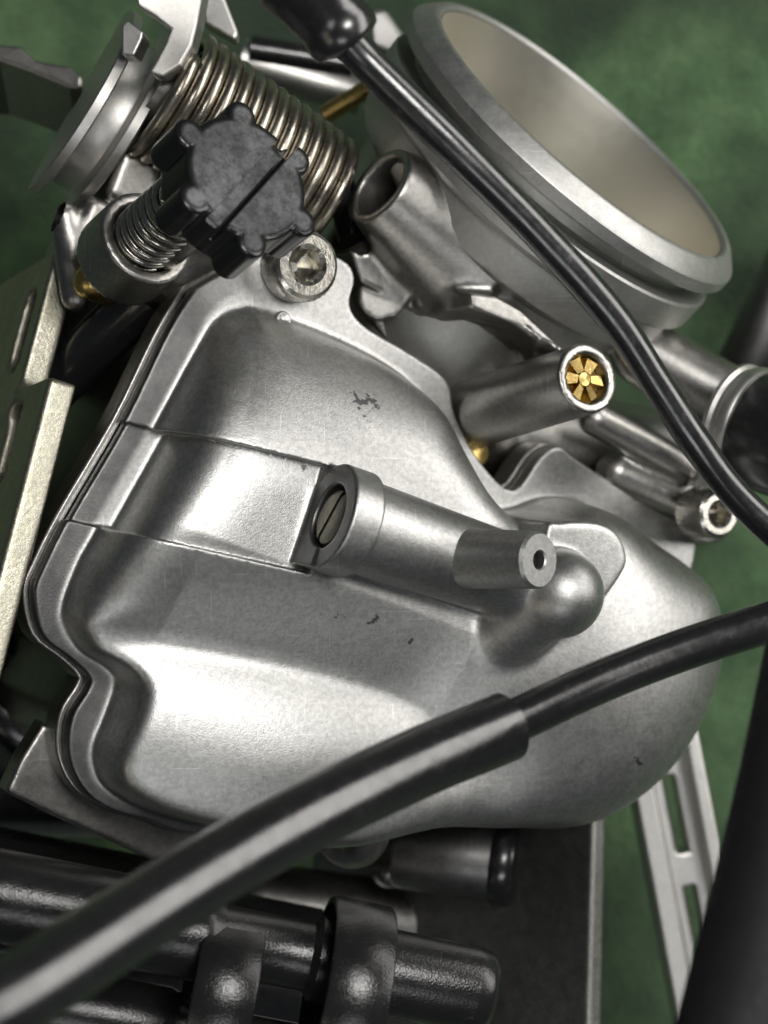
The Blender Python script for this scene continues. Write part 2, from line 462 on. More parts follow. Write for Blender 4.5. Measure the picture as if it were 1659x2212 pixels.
def stain_and_shade_rim():
    """Dark stain on the left rim and screw face, deepened to paint in their shade."""
    me = bowl.data
    n = len(me.vertices); co = np.zeros(n * 3); me.vertices.foreach_get('co', co)
    q = (co.reshape(-1, 3) + np.array(carb['base'])) / S - O
    a, b, d = q.dot(A), q.dot(B), q.dot(D)
    out = sd_poly(a.astype(np.float32), b.astype(np.float32), WL)
    m = (1 - sstep(d, 0.55, 0.85)) * sstep(out, -0.05, 0.15) * (1 - sstep(a, -4.2, -2.2)) * (1 - sstep(b, 3.4, 5.4))  # left rim: mottled stain plus shade painted into the colour
    m = np.maximum(m, (np.abs(a - SCREW_C[0] - 0.07) < 0.10) * ((np.hypot(b - SCREW_C[1], d - SCREW_C[2]) < 1.12) | ((np.abs(b - SCREW_C[1]) < 1.1) & (d < SCREW_C[2]))) * (d > 2.6) * 0.85)  # screw face: staining plus the shade of its turned-away side, painted in
    at = me.attributes.new('stain_shade', 'FLOAT', 'POINT'); at.data.foreach_set('value', m.astype(np.float32))
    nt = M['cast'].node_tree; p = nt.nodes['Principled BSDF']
    an = nt.nodes.new('ShaderNodeAttribute'); an.attribute_name = 'stain_shade'
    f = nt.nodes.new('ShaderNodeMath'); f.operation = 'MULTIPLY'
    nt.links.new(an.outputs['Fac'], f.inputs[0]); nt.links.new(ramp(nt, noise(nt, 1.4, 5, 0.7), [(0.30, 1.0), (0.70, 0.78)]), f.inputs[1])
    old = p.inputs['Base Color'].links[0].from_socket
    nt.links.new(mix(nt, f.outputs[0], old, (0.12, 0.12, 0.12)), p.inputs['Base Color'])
stain_and_shade_rim()

# ------------------------------------------------------------------ hoses
def build_hoses():
    o = thing('rubber_hose', 'thick black rubber hose crossing in front of the float bowl with a sleeve joint', 'hose', P(648, 1771, 7))
    pts = spline([P(-130, 2235, 13), P(44, 2142, 12), P(383, 1925, 9.5), P(648, 1771, 7.5), P(900, 1650, 5.6), P(1092, 1570, 4.3)], 14)
    n = len(pts)
    rad = [0.665 - 0.03 * math.sin(i * 0.05) for i in range(n)]
    pts += [pts[-1] + nz(pts[-1] - pts[-2]) * 0.02]; rad += [0.60]
    MB().tube(pts, rad, 48).build('sleeve', M['rubber'], o, sharp=50)
    pts = spline([P(900, 1650, 5.6), P(1080, 1572, 4.4), P(1305, 1469, 3.2), P(1480, 1402, 2.4), P(1659, 1345, 1.8), P(1850, 1290, 1.2)], 14)
    MB().tube(pts, 0.43, 40).build('inner_hose', M['rubber'], o)
    o = thing('vent_hose', 'thin black rubber hose running diagonally past the intake ring', 'hose', P(1169, 522, 3))
    px = [(700, 30, 4.6), (765, 105, 4.3), (830, 171, 4.1), (1004, 342, 3.6), (1172, 513, 3.0), (1323, 684, 2.4), (1420, 830, 2.0), (1497, 948, 1.7), (1582, 1061, 1.4), (1680, 1155, 1.2), (1800, 1240, 1.0)]
    pts = spline([P(*q) for q in px], 14)
    n = len(pts)
    MB().tube(pts, [0.36 - 0.04 * i / n + 0.008 * math.sin(i * 0.21) for i in range(n)], 40).build('hose_tube', M['rubber'], o)
build_hoses()
M['plastic'] = rubber('black_plastic', (0.010, 0.010, 0.011), 0.16, 0.30, 0.008, 10.0)
M['crackle'] = rubber('black_crackle_paint', (0.014, 0.014, 0.014), 0.16, 0.27, 0.020, 20.0, 0.6, 0.6)
def worn_plastic():
    """Glossy black plastic whose face is scuffed pale (attribute 'worn')."""
    m, nt, b = new_mat('worn_black_plastic')
    an = nt.nodes.new('ShaderNodeAttribute'); an.attribute_name = 'worn'
    n = noise(nt, 3.2, 7, 0.8); n2 = noise(nt, 1.1, 4, 0.6)
    c = mix(nt, ramp(nt, n, [(0.40, 0.0), (0.62, 1.0)]), (0.10, 0.10, 0.104), (0.30, 0.30, 0.31))
    c = mix(nt, ramp(nt, n2, [(0.42, 0.5), (0.58, 0.0)]), c, (0.07, 0.07, 0.072))
    nt.links.new(mix(nt, an.outputs['Fac'], (0.010, 0.010, 0.011), c), b.inputs['Base Color'])
    r = ramp(nt, n, [(0.3, 0.20), (0.7, 0.36)])
    nt.links.new(mix(nt, an.outputs['Fac'], (0.2, 0.2, 0.2), r), b.inputs['Roughness'])
    mu = nt.nodes.new('ShaderNodeMath'); mu.operation = 'MULTIPLY'
    nt.links.new(noise(nt, 3.6, 6, 0.75), mu.inputs[0]); nt.links.new(an.outputs['Fac'], mu.inputs[1])
    bump(nt, b, mu.outputs[0], 1.0, 0.16)
    return m
M['worn'] = worn_plastic()
def fpx(dx, dy, z): return frame_of(P(dx, dy, z))

# drain screw in the bowl's boss
def drain_screw():
    c = F(*SCREW_C); ax = -A
    mb = MB(); r = 0.63
    u = nz(B * 0.93 + D * 0.36); w = np.cross(ax, u)
    prof = [(0.0, -0.02), (r - 0.14, -0.02), (r - 0.04, -0.06), (r, -0.16), (r, -0.7)]
    for side in (-1, 1):                                # two half heads either side of the slot
        vs, fs = [], []
        n = 20; g = 0.075
        ring = []
        for k in range(n + 1):
            a = -math.pi / 2 + math.pi * k / n
            ring.append((max(math.cos(a), g / r) * side, math.sin(a)))
        for (rr, t) in prof[1:]:
            for (x, y) in ring: vs.append(c + ax * (t - 0.06) + (w * x + u * y) * rr)
        m = n + 1
        fs.append(tuple(range(m)))
        for j in range(len(prof) - 2):
            for k in range(n): fs.append((j * m + k, j * m + k + 1, (j + 1) * m + k + 1, (j + 1) * m + k))
            fs.append((j * m + n, j * m, (j + 1) * m, (j + 1) * m + n))
        mb.add(vs, fs)
    mb.lathe(c, ax, [(0.0, -0.26), (r - 0.01, -0.26)], 32)
    mb.build('drain_screw', M['screw'], bowl, sharp=40)
M['screw'] = metal('dull_plated_screw', (0.50, 0.48, 0.38), 0.25, 0.45, 0.45, 6.0, 0.03, stain=(0.16, 0.15, 0.11))
drain_screw()
def drain_nipple():
    p, q = F(*NIP_A), F(*NIP_B); ax = nz(q - p); L = np.linalg.norm(q - p)
    prof = [(0.72, 0.0), (0.66, 0.6), (0.60, L - 0.07), (0.55, L), (0.22, L), (0.19, L - 0.03), (0.19, L - 2.2), (0.0, L - 2.3)]
    MB().lathe(p, ax, prof, 56).build('drain_nipple', M['cast'], bowl, sharp=25)
    MB().lathe(p, ax, [(0.0, L - 0.18), (0.195, L - 0.18)], 24).build('nipple_hole_shade', M['hole_shade'], bowl)  # dark disc painting the shade inside the nipple hole
drain_nipple()
def hit(px, py):
    """Where the line of sight through (px, py) meets the bowl, in its frame."""
    z = np.linspace(6, -6, 1500); pts = np.array([P(px, py, t) for t in z]) - O
    v = bowl_f(pts.dot(A).astype(np.float32), pts.dot(B).astype(np.float32), pts.dot(D).astype(np.float32))
    k = int(np.argmax(v < 0)); return pts[k].dot(A), pts[k].dot(B), pts[k].dot(D)
def ejector_mark():
    p = F(*hit(612, 690)); n = nz(D + B * 0.25)
    MB().lathe(p, n, [(0.0, 0.02), (0.10, 0.02), (0.13, 0.05), (0.17, 0.05), (0.20, 0.0), (0.20, -0.3)], 28).build('ejector_mark', M['cast'], bowl, sharp=60)
ejector_mark()
add_pits(M['cast'], [(F(*hit(x, y)) - (O + D * -8), r) for x, y, r in [(790, 870, 1.0), (740, 1330, 0.45), (805, 1345, 0.5), (890, 1385, 0.3), (490, 890, 0.3), (570, 1583, 0.25), (1380, 1640, 0.5), (660, 1010, 0.3)]])

# ------------------------------------------------------------------ carburettor: body casting
RC = P(1267, 279, -5.0); RN = nz((0.606, 0.681, 0.41))         # intake rim centre and axis
RCf, RNf = frame_of(RC), V(RN.dot(A), RN.dot(B), RN.dot(D))
def off(poly, k):
    return poly
PIL_D = nz((0.50, 0.12, 0.86)); PIL_C = P(1270, 817, -0.6)
pil_a, pil_b = frame_of(PIL_C - PIL_D * 5.6), frame_of(PIL_C)
vent_a, vent_b = fpx(1010, 548, -3.9), fpx(818, 400, -2.2)
knob_ax = nz((0.56, 0.31, 0.77))
boss_c = P(318, 512, 0.3)                                     # face of the idle adjuster boss
boss_f = frame_of(boss_c); kaf = V(knob_ax.dot(A), knob_ax.dot(B), knob_ax.dot(D))
recess = [ab(x, y, -1.5) for x, y in [(770, 690), (880, 655), (1040, 770), (1000, 830), (870, 790)]]
def body_f(a, b, d):
    fl_ = sd_poly(a, b, FL)
    f = smax(fl_ + 0.6, np.abs(d + 3.8) - 3.4, 0.3)
    # bore barrel and neck of the intake
    f = smin(f, sd_cyl(a, b, d, RCf - RNf * 12, RCf - RNf * 2.5, 3.3, 4.1, 0.3), 0.5)
    # throat shoulder and casting ridges beside the bolt
    f = smin(f, sd_seg(a, b, d, fpx(820, 560, -5.2), fpx(1120, 690, -6.2), 1.5), 0.5)
    f = smin(f, sd_cyl(a, b, d, fpx(800, 645, -6.5), fpx(826, 640, -3.2), 0.66, 0.58, 0.1), 0.1)
    # rail and its little web beside the mixture screw
    f = smin(f, sd_seg(a, b, d, fpx(985, 655, -2.9), fpx(1120, 690, -2.8), 0.27), 0.2)
    f = smin(f, sd_seg(a, b, d, fpx(1120, 690, -2.8), fpx(1240, 768, -2.7), 0.25), 0.2)
    f = smin(f, sd_seg(a, b, d, fpx(1178, 745, -2.9), fpx(1190, 790, -4.6), 0.28, 0.6), 0.15)
    # sunk pockets either side of the thin ridge
    pk = [ab(x, y, -1.0) for x, y in [(775, 700), (800, 690), (850, 690), (890, 668), (1030, 772), (985, 832), (880, 790), (790, 722)]]
    f = smax(f, -np.maximum(sd_poly(a, b, pk), -4.0 - d), 0.06)
    pk = [ab(x, y, -1.0) for x, y in [(965, 690), (990, 670), (1110, 712), (1160, 735), (1150, 765), (1075, 782), (1045, 762)]]
    f = smax(f, -np.maximum(sd_poly(a, b, pk), -3.4 - d), 0.06)
    def slab_at(px, z, th, k=0.08):
        q = np.array([fpx(x, y, z) for x, y in px]); d0 = q[:, 2].mean()
        return smax(sd_poly(a, b, q[:, :2]), np.abs(d - d0 + th / 2) - th / 2, k)
    f = smin(f, slab_at([(730, 545), (800, 560), (985, 652), (970, 690), (885, 660), (760, 612)], -3.3, 2.4, 0.12), 0.1)
    f = smin(f, slab_at([(880, 655), (1042, 770), (1062, 764), (898, 640)], -3.8, 1.6, 0.04), 0.04)
    f = smin(f, slab_at([(770, 690), (884, 660), (1036, 772), (990, 840), (880, 805)], -4.4, 2.5, 0.04), 0.04)
    f = smin(f, slab_at([(982, 636), (1060, 642), (1130, 668), (1245, 745), (1238, 776), (1165, 728), (1120, 706), (985, 668)], -2.5, 2.4, 0.12), 0.08)
    # vent tube
    f = smin(f, sd_cyl(a, b, d, vent_a, vent_b, 1.75, 0.97, 0.06), 0.7)
    f = smax(f, -sd_cyl(a, b, d, vent_b + (vent_a - vent_b) * 1.3, vent_b + (vent_b - vent_a) * 0.2, 0.55, 0.80, 0.05), 0.05)
    # mixture screw boss
    f = smin(f, sd_cyl(a, b, d, pil_a, pil_b, 0.86, 0.78, 0.07), 0.3)
    f = smax(f, -sd_cyl(a, b, d, pil_b + (pil_a - pil_b) * 0.2, pil_b + (pil_b - pil_a) * 0.1, 0.55, 0.55, 0.03), 0.05)
    # idle adjuster boss with its foot
    f = smin(f, sd_cyl(a, b, d, boss_f - kaf * 1.25, boss_f, 1.08, 1.06, 0.10), 0.3)
    f = smin(f, sd_seg(a, b, d, fpx(330, 590, -1.6), fpx(600, 560, -2.4), 0.75, 0.9), 0.5)
    f = smax(f, -sd_cyl(a, b, d, boss_f - kaf * 1.3, boss_f + kaf * 0.5, 0.80, 0.80, 0.03), 0.06)
    # light-coloured lugs on the left
    f = smin(f, sd_seg(a, b, d, fpx(140, 470, -2.0), fpx(165, 640, -2.2), 0.35), 0.2)
    f = smin(f, sd_box(a, b, d, fpx(200, 530, -3.0), (0.75, 0.9, 1.0), 0.25), 0.3)
    f = smin(f, sd_box(a, b, d, fpx(262, 400, -3.2), (0.55, 0.62, 1.0), 0.2), 0.2)
    # bolt pedestals and right-hand lugs
    f = smin(f, sd_cyl(a, b, d, fpx(1505, 1120, -9.0), fpx(1535, 1117, -5.6), 0.75, 0.62, 0.08), 0.2)
    f = smin(f, sd_seg(a, b, d, fpx(1285, 905, -5.4), fpx(1480, 1010, -6.2), 0.42), 0.3)
    f = smin(f, sd_seg(a, b, d, fpx(1390, 760, -6.4), fpx(1600, 880, -6.0), 0.85), 0.4)
    f = smin(f, sd_seg(a, b, d, fpx(1330, 1020, -6.2), fpx(1470, 1075, -6.6), 0.5), 0.3)
    f = smin(f, sd_seg(a, b, d, fpx(1100, 935, -7.6), fpx(1500, 1010, -9.0), 1.35), 0.3)
    f = smin(f, sd_seg(a, b, d, fpx(160, 730, -6.5), fpx(360, 620, -6.0), 1.3), 0.3)
    # corner foot below the lower lobe
    f = smin(f, sd_seg(a, b, d, fpx(735, 1770, -4.5), fpx(762, 1795, -2.8), 0.86), 0.3)
    slab = [ab(x, y, -0.8) for x, y in [(95, 1560), (45, 1640), (12, 1712), (120, 1765), (328, 1858), (440, 1890), (460, 1800), (200, 1650)]]
    f = smin(f, smax(sd_poly(a, b, slab), np.abs(d + 1.15) - 0.35, 0.15), 0.15)
    # bore
    f = smax(f, -sd_cyl(a, b, d, RCf - RNf * 9, RCf + RNf, 3.65, 3.65, 0.05), 0.1)
    return f
body = sdf_obj('body', body_f, (-8.5, -8.6, -9.0), (12.0, 11.4, 6.0), 0.078, M['body'], carb)

MB().lathe(F(*(vent_b + (vent_a - vent_b) * 0.30)), F(*vent_b) - F(*vent_a), [(0.0, 0.0), (0.80, 0.0)], 32).build('vent_hole_shade', M['hole_shade'], carb)  # dark disc added in the vent mouth to paint its inner shade
def mating_flange():
    p = np.array(FL); n = len(p)
    t = np.roll(p, -1, 0) - np.roll(p, 1, 0); nr = np.stack([t[:, 1], -t[:, 0]], 1); nr /= np.linalg.norm(nr, axis=1)[:, None]
    if sd_poly(np.float32(p[3, 0] + nr[3, 0] * 0.05), np.float32(p[3, 1] + nr[3, 1] * 0.05), FL) < 0: nr = -nr
    for (name, k, d0, d1, mat, bv) in [('mating_flange', 0.10, -0.85, -0.07, M['body'], 0.09), ('gasket', -0.05, -0.08, 0.05, M['rubber'], None)]:
        q = p + nr * k
        MB().prism([F(x, y, d0) for x, y in q], D * (d1 - d0)).build(name, mat, carb, sharp=30, bevel=bv)
mating_flange()
def spigot():
    prof = [(3.86, -0.06), (3.92, 0.0), (4.02, 0.0), (4.07, -0.03), (4.35, -0.31), (4.38, -0.36), (4.38, -0.60), (4.34, -0.66), (3.8, -0.70), (3.74, -0.76), (3.74, -1.0),
            (3.8, -1.06), (4.26, -1.08), (4.30, -1.13), (4.30, -1.75), (4.25, -1.82), (4.10, -1.86), (4.06, -1.92), (4.06, -2.45), (3.95, -2.7), (3.6, -2.95), (3.35, -3.0), (3.35, -8.0), (3.30, -8.0), (3.42, -4.0), (3.62, -2.0), (3.80, -0.4)]
    lin = [(3.835, -0.10), (3.79, -0.4), (3.61, -2.0), (3.41, -4.0), (3.28, -8.0)]
    MB().lathe(RC, RN, [(r * 1.15 - 0.012, t * 1.1) for r, t in lin], 128).build('bore_liner', M['bore'], carb)
    prof = [(r * 1.15, t * 1.1) for r, t in prof]
    MB().lathe(RC, RN, prof, 160, closed=True).build('intake_spigot', M['rim'], carb, sharp=30)
    MB().lathe(RC - RN * 8.6, RN, [(0, 0), (3.7, 0)], 64).build('throttle_plate', M['zinc'], carb)
spigot()

def hex_bolt(face, ax, r, h, name, mat, letters=None):
    ax = nz(ax); u, w = perp(ax)
    mb = MB(); seg = 72; hr = r * 0.50
    prof = [(r - 0.03, -h), (r, -h + 0.03)]
    for k in range(12):                              # knurl rings are implied by alternating radius per column below
        pass
    vs, fs = [], []
    rows = [(r, -h), (r, -0.16), (r - 0.05, -0.05), (r - 0.13, 0.0)]
    for j, (rr, t) in enumerate(rows):
        for i in range(seg):
            a = 2 * math.pi * i / seg
            kn = (0.010 if i % 2 else -0.006) if j < 2 else 0
            vs.append(face + ax * t + (u * math.cos(a) + w * math.sin(a)) * (rr + kn))
    def hexr(a, R):
        a = (a + math.pi / 6) % (math.pi / 3) - math.pi / 6
        return R * math.cos(math.pi / 6) / math.cos(a)
    for (R, t, mode) in [(hr * 1.16, 0.0, 0), (hr, -0.07, 1), (hr, -0.55, 1), (hr * 0.55, -0.68, 0), (0.02, -0.8, 0)]:
        for i in range(seg):
            a = 2 * math.pi * i / seg
            rr = hexr(a, R) if mode else R
            vs.append(face + ax * t + (u * math.cos(a) + w * math.sin(a)) * rr)
    nrow = len(vs) // seg
    for j in range(nrow - 1):
        for i in range(seg):
            fs.append((j * seg + i, j * seg + (i + 1) % seg, (j + 1) * seg + (i + 1) % seg, (j + 1) * seg + i))
    o = MB().add(vs, fs).build(name, mat, carb, sharp=28)
    if letters:
        up = nz(V(0, 1, 0) - ax * ax[1]); rt = np.cross(up, ax)
        for (ch, deg) in letters:
            a = math.radians(deg); rad = rt * math.cos(a) + up * math.sin(a)
            text_mesh(ch, face + rad * (r * 0.74), np.cross(rad, ax) * -1.0, -rad, ax, 0.24, o, mat)
    return o
def text_mesh(ch, c, xd, yd, zd, size, parent, mat):
    cu = bpy.data.curves.new('glyph', 'FONT'); cu.body = ch; cu.size = 1.0; cu.extrude = 0.06; cu.align_x = 'CENTER'; cu.align_y = 'CENTER'
    to = bpy.data.objects.new('glyph', cu); COL.objects.link(to)
    dg = bpy.context.evaluated_depsgraph_get(); dg.update()
    me = to.evaluated_get(dg).to_mesh()
    vs = [c + (np.asarray(xd) * v.co.x + np.asarray(yd) * v.co.y + np.asarray(zd) * v.co.z) * size for v in me.vertices]
    fs = [tuple(p.vertices) for p in me.polygons]
    to.evaluated_get(dg).to_mesh_clear()
    bpy.data.objects.remove(to); bpy.data.curves.remove(cu)
    obj('stamped_character', vs, fs, mat, parent, smooth=False)
b1 = F(*ab(665, 572, 1.25), 1.25)
hex_bolt(b1, D, 0.80, 0.72, 'socket_bolt', M['steel'], [('A', -20), ('2', 4), ('-', 24), ('7', 44), ('0', 66), ('C', 232), ('T', 205)])
b2 = P(1556, 1110, -4.9)
hex_bolt(b2, nz((0.42, -0.05, 0.9)), 0.62, 1.0, 'socket_bolt', M['steel'])

def mixture_screw():
    c = PIL_C; ax = PIL_D
    c = c - ax * 0.12
    u, w = perp(ax)
    mb = MB().lathe(c - ax * 0.25, ax, [(0.54, -1.0), (0.54, 0), (0.0, 0.0)], 40)
    for k in range(6):                                   # six windmill teeth
        a = 2 * math.pi * k / 6 + 0.3
        def pt(r, da, t): return c + (u * math.cos(a + da) + w * math.sin(a + da)) * r + ax * t
        vs = [pt(0.20, -0.5, -0.26), pt(0.53, -0.28, -0.26), pt(0.53, 0.30, -0.26), pt(0.20, 0.5, -0.26),
              pt(0.18, -0.46, 0.015), pt(0.50, -0.27, 0.025), pt(0.51, 0.24, -0.045), pt(0.20, 0.42, -0.03)]
        mb.add(vs, [(0, 1, 5, 4), (1, 2, 6, 5), (2, 3, 7, 6), (3, 0, 4, 7), (4, 5, 6, 7)])
    mb.lathe(c, ax, [(0.17, -0.2), (0.15, 0.0), (0.0, 0.03)], 24)
    mb.build('mixture_screw', M['brass'], carb, smooth=False)
    MB().lathe(P(1030, 976, -4.6), nz((0.55, 0.15, 0.8)), [(0, 0.05), (0.30, 0.05), (0.36, 0.0), (0.38, -0.1), (0.38, -1.4)], 32).build('brass_jet', M['brass'], carb, sharp=40)
    bc = P(192, 606, -1.0); ba = nz((-0.35, 0.05, 0.9))
    MB().lathe(bc, ba, [(0.0, 0.30), (0.15, 0.28), (0.30, 0.18), (0.40, 0.0), (0.42, -0.2), (0.42, -1.2)], 40).build('brass_plug', M['brass'], carb)
mixture_screw()

# ------------------------------------------------------------------ idle adjuster
def helix(c0, ax, L, R0, R1, turns, wire, name, mat, parent, ph=0.0, flat=True):
    u, w = perp(ax); n = int(turns * 40); pts = []
    for i in range(n + 1):
        t = i / n; a = 2 * math.pi * turns * t + ph
        pts.append(c0 + ax * (L * t) + (u * math.cos(a) + w * math.sin(a)) * (R0 + (R1 - R0) * t))
    return MB().tube(pts, wire, 12).build(name, mat, parent)
helix(boss_c - knob_ax * 0.9, knob_ax, 2.6, 0.68, 0.62, 9.5, 0.095, 'adjuster_spring', M['steel'], carb)
def knob():
    c = P(535, 383, 2.9); ax = knob_ax
    MB().lathe(c - ax * 1.0, ax, [(0.42, 0.0), (0.42, -3.6)], 32).build('adjuster_rod', M['steel'], carb)
    up = nz(V(0, 1, 0) - ax * ax[1]); rt = np.cross(up, ax)
    sl = nz(rt * 0.72 + up * 0.69)                       # slot direction
    th = 1.15
    def kf(x, y, z):
        r = np.sqrt(x * x + y * y); an = np.arctan2(y, x)
        lob = None
        f = r - 1.38
        for k in range(6):
            a = math.radians(24 + 60 * k)
            g = np.sqrt((x - 1.42 * math.cos(a)) ** 2 + (y - 1.42 * math.sin(a)) ** 2) - 0.34
            f = smin(f, g, 0.12)
        e = smax(f, np.abs(z + th / 2) - th / 2, 0.14)
        # screwdriver slot across the face
        s2 = -x * (sl.dot(up)) + y * (sl.dot(rt))
        cut = np.maximum(np.abs(s2 + 0.12) - 0.17, -z - 0.24)
        e = smax(e, -cut, 0.03)
        e = np.maximum(e, -np.maximum(np.abs(s2 + 0.30) - 0.05, -z - 0.6))
        # shallow dish in each half
        e = np.maximum(e, -(np.sqrt(x * x + y * y + (z - 3.95) ** 2) - 4.0))
        return e
    o = sdf_obj('adjuster_knob', kf, (-1.9, -1.9, -1.3), (1.9, 1.9, 0.15), 0.035, M['worn'], carb, fr=(c, rt, up, ax))
    me = o.data
    n = len(me.vertices); co = np.zeros(n * 3); me.vertices.foreach_get('co', co)
    q = (co.reshape(-1, 3) + np.array(carb['base'])) / S - c
    x, y, z = q.dot(rt), q.dot(up), q.dot(ax)
    f = np.sqrt(x * x + y * y) - 1.38
    for k in range(6):
        t = math.radians(24 + 60 * k)
        f = smin(f, np.sqrt((x - 1.42 * math.cos(t)) ** 2 + (y - 1.42 * math.sin(t)) ** 2) - 0.34, 0.12)
    m = sstep(-f, 0.09, 0.17) * sstep(z, -0.38, -0.28)
    at = me.attributes.new('worn', 'FLOAT', 'POINT'); at.data.foreach_set('value', m.astype(np.float32))
knob()

# ------------------------------------------------------------------ throttle spring and pulley
SA = nz((0.80, -0.475, -0.38))
sp0 = P(352, 196, -2.2)
helix(sp0, SA, 4.55, 1.50, 1.36, 13.5, 0.162, 'throttle_spring', M['spring'], carb, ph=1.0)
MB().lathe(sp0, SA, [(0.0, -0.3), (1.0, -0.3), (1.0, 4.3), (0, 4.3)], 40).build('throttle_shaft', M['body'], carb, sharp=40)
def pulley():
    c = P(172, 222, -3.2); ax = SA
    upv = nz(V(0, 0, 1) - ax * ax[2])
    def ring(r0, r1, t0, t1, a0, a1): return [(r0, t0), (r1 - 0.04, t0), (r1, t0 + 0.04), (r1, t1 - 0.04), (r1 - 0.04, t1), (r0, t1)]
    # outer rim, groove floor and inner rim are one turned wheel sector
    prof = [(0.4, -0.12), (2.41, -0.12), (2.45, -0.08), (2.45, 0.12), (2.41, 0.16), (2.0, 0.2), (1.98, 0.25), (1.98, 0.72), (2.0, 0.78), (2.38, 0.82), (2.42, 0.86), (2.42, 1.06), (2.38, 1.1), (0.4, 1.1)]
    MB().lathe(c, ax, prof, 90, closed=True, u=upv, a0=-95, a1=75).build('throttle_pulley', M['machined'], carb, sharp=40)
    # arm bracket: stamped plate beyond the pulley
    pl = [(292, -30), (440, -30), (425, 55), (414, 98), (390, 140), (350, 165), (335, 160), (322, 155), (338, 130), (358, 92), (369, 62), (330, 30), (298, 12)]
    MB().prism([P(x, y, -0.4 - 0.004 * (x - 350)) for x, y in pl], V(0.1, -0.06, -0.5)).build('throttle_arm', M['machined'], carb, smooth=False, bevel=0.06)
    pl = [(262, 55), (275, 42), (310, 68), (308, 82), (290, 120), (262, 118)]
    MB().prism([P(x, y, -0.8) for x, y in pl], V(0.1, -0.05, -0.5)).build('stop_tab', M['machined'], carb, smooth=False, bevel=0.05)
    pl = [(435, -20), (480, -20), (515, 70), (508, 88), (440, 50)]
    MB().prism([P(x, y, -3.0) for x, y in pl], V(0, 0, -0.6)).build('spring_stop', M['machined'], carb, smooth=False, bevel=0.08)
    # cable lever arm at the far left
    pl = [(-40, 112), (0, 95), (45, 98), (75, 128), (150, 142), (178, 165), (176, 190), (150, 188), (70, 155), (0, 130), (-40, 130)]
    MB().prism([P(x, y, -5.5) for x, y in pl], V(-0.2, -0.9, -2.2)).build('cable_lever', M['body'], carb, smooth=False, bevel=0.08)
pulley()

# ------------------------------------------------------------------ hose fitting at the top, capped port at the right
def fittings():
    o = thing('hose_connector', 'black rubber connector boot at the upper end of the thin hose', 'hose connector', P(690, 20, 4.4))
    a_, b_ = P(560, -190, 5.4), P(752, 92, 4.3)
    ax = nz(b_ - a_)
    L = np.linalg.norm(b_ - a_)
    MB().lathe(a_, ax, [(0.95, 0), (0.95, L - 1.55), (0.86, L - 1.2), (0.74, L - 0.7), (0.70, L - 0.5), (0.73, L - 0.4), (0.74, L - 0.15), (0.70, L - 0.04), (0.62, L), (0.40, L + 0.02)], 48).build('boot', M['rubber'], o, sharp=60)
    o = thing('capped_port', 'black rubber cap held by a silver clamp at the right edge', 'rubber cap', P(1690, 930, -3))
    c = P(1690, 945, -3.0); ax = nz((0.72, -0.30, 0.62))
    MB().lathe(c, ax, [(1.2, -1.4), (1.42, -1.35), (1.42, -1.25), (1.34, -1.18), (1.34, -1.08), (1.43, -1.0), (1.45, -0.80), (1.40, -0.72), (1.2, -0.7)], 80).build('clamp_band', M['machined'], o, sharp=40)
    MB().lathe(c, ax, [(1.2, -0.74), (1.36, -0.72), (1.40, -0.6), (1.40, 0.9), (1.25, 1.15), (0.9, 1.3), (0, 1.32)], 64).build('cap', M['rubber'], o, sharp=60)
fittings()

# ------------------------------------------------------------------ zinc-plated mounting plates
def plate(name, label, e0, e1, tvec, dvec, depth, holes, mat, up=0.0, back=0.0):
    """Plate whose near edge runs e0 -> e1; tvec thickness, dvec depth direction."""
    x_ = nz(e1 - e0); L = np.linalg.norm(e1 - e0)
    z_ = nz(dvec - x_ * np.dot(dvec, x_)); n_ = np.cross(z_, x_)
    if n_.dot(tvec) < 0: n_ = -n_
    th = tvec.dot(n_)
    def pf(x, y, z):
        f = sd_box(x, y, z, (L / 2, depth / 2, th / 2), (L / 2, depth / 2, abs(th) / 2), 0.06)
        if up: f = smin(f, sd_box(x, y, z, (-up / 2 + 0.3, (depth + back) / 2, th / 2), (up / 2 + 0.3, (depth - back) / 2, abs(th) / 2), 0.06), 0.5)
        for (hx, hy, hl, hr) in holes:
            g = np.sqrt(np.maximum(np.abs(x - hx) - hl, 0) ** 2 + (y - hy) ** 2) - hr
            f = smax(f, -g, 0.05)
        return f
    v, q = sdf_mesh(pf, (-up - 0.2, -0.2, min(0, th) - 0.2), (L + 0.2, depth + 0.2, max(0, th) + 0.2), 0.09)
    v = e0 + v[:, :1] * x_ + v[:, 1:2] * z_ + v[:, 2:] * n_
    o = obj(name, v, q, mat)
    tag(o, label, 'bracket'); return o
plate('mounting_plate', 'zinc plated mounting plate with oval holes at the left edge of the view', P(108, 812, 0.2), P(-87, 1560, 1.6), V(0.78, 0.18, 0), V(-0.42, 0.10, -0.9), 9.0,
      [(1.3, 2.0, 0.55, 0.42), (3.4, 2.6, 0.5, 0.45), (-1.6, 3.4, 0.6, 0.45)], M['zinc'], 3.4, 2.3)
sup = plate('support_plate', 'dull zinc plated support plate below the rounded bowl end', P(1283, 1700, -4.2), P(1268, 2330, -3.4), V(0.78, 0.04, 0), V(-0.72, 0.05, -0.7), 9.5, [], M['grey_plate'])

MB().lathe(P(1183, 2140, -5.2), nz((-0.55, 0.05, 0.8)), [(0.0, 0.22), (0.2, 0.2), (0.26, 0.1), (0.28, -0.4)], 24).build('rivet', M['brass'], sup)

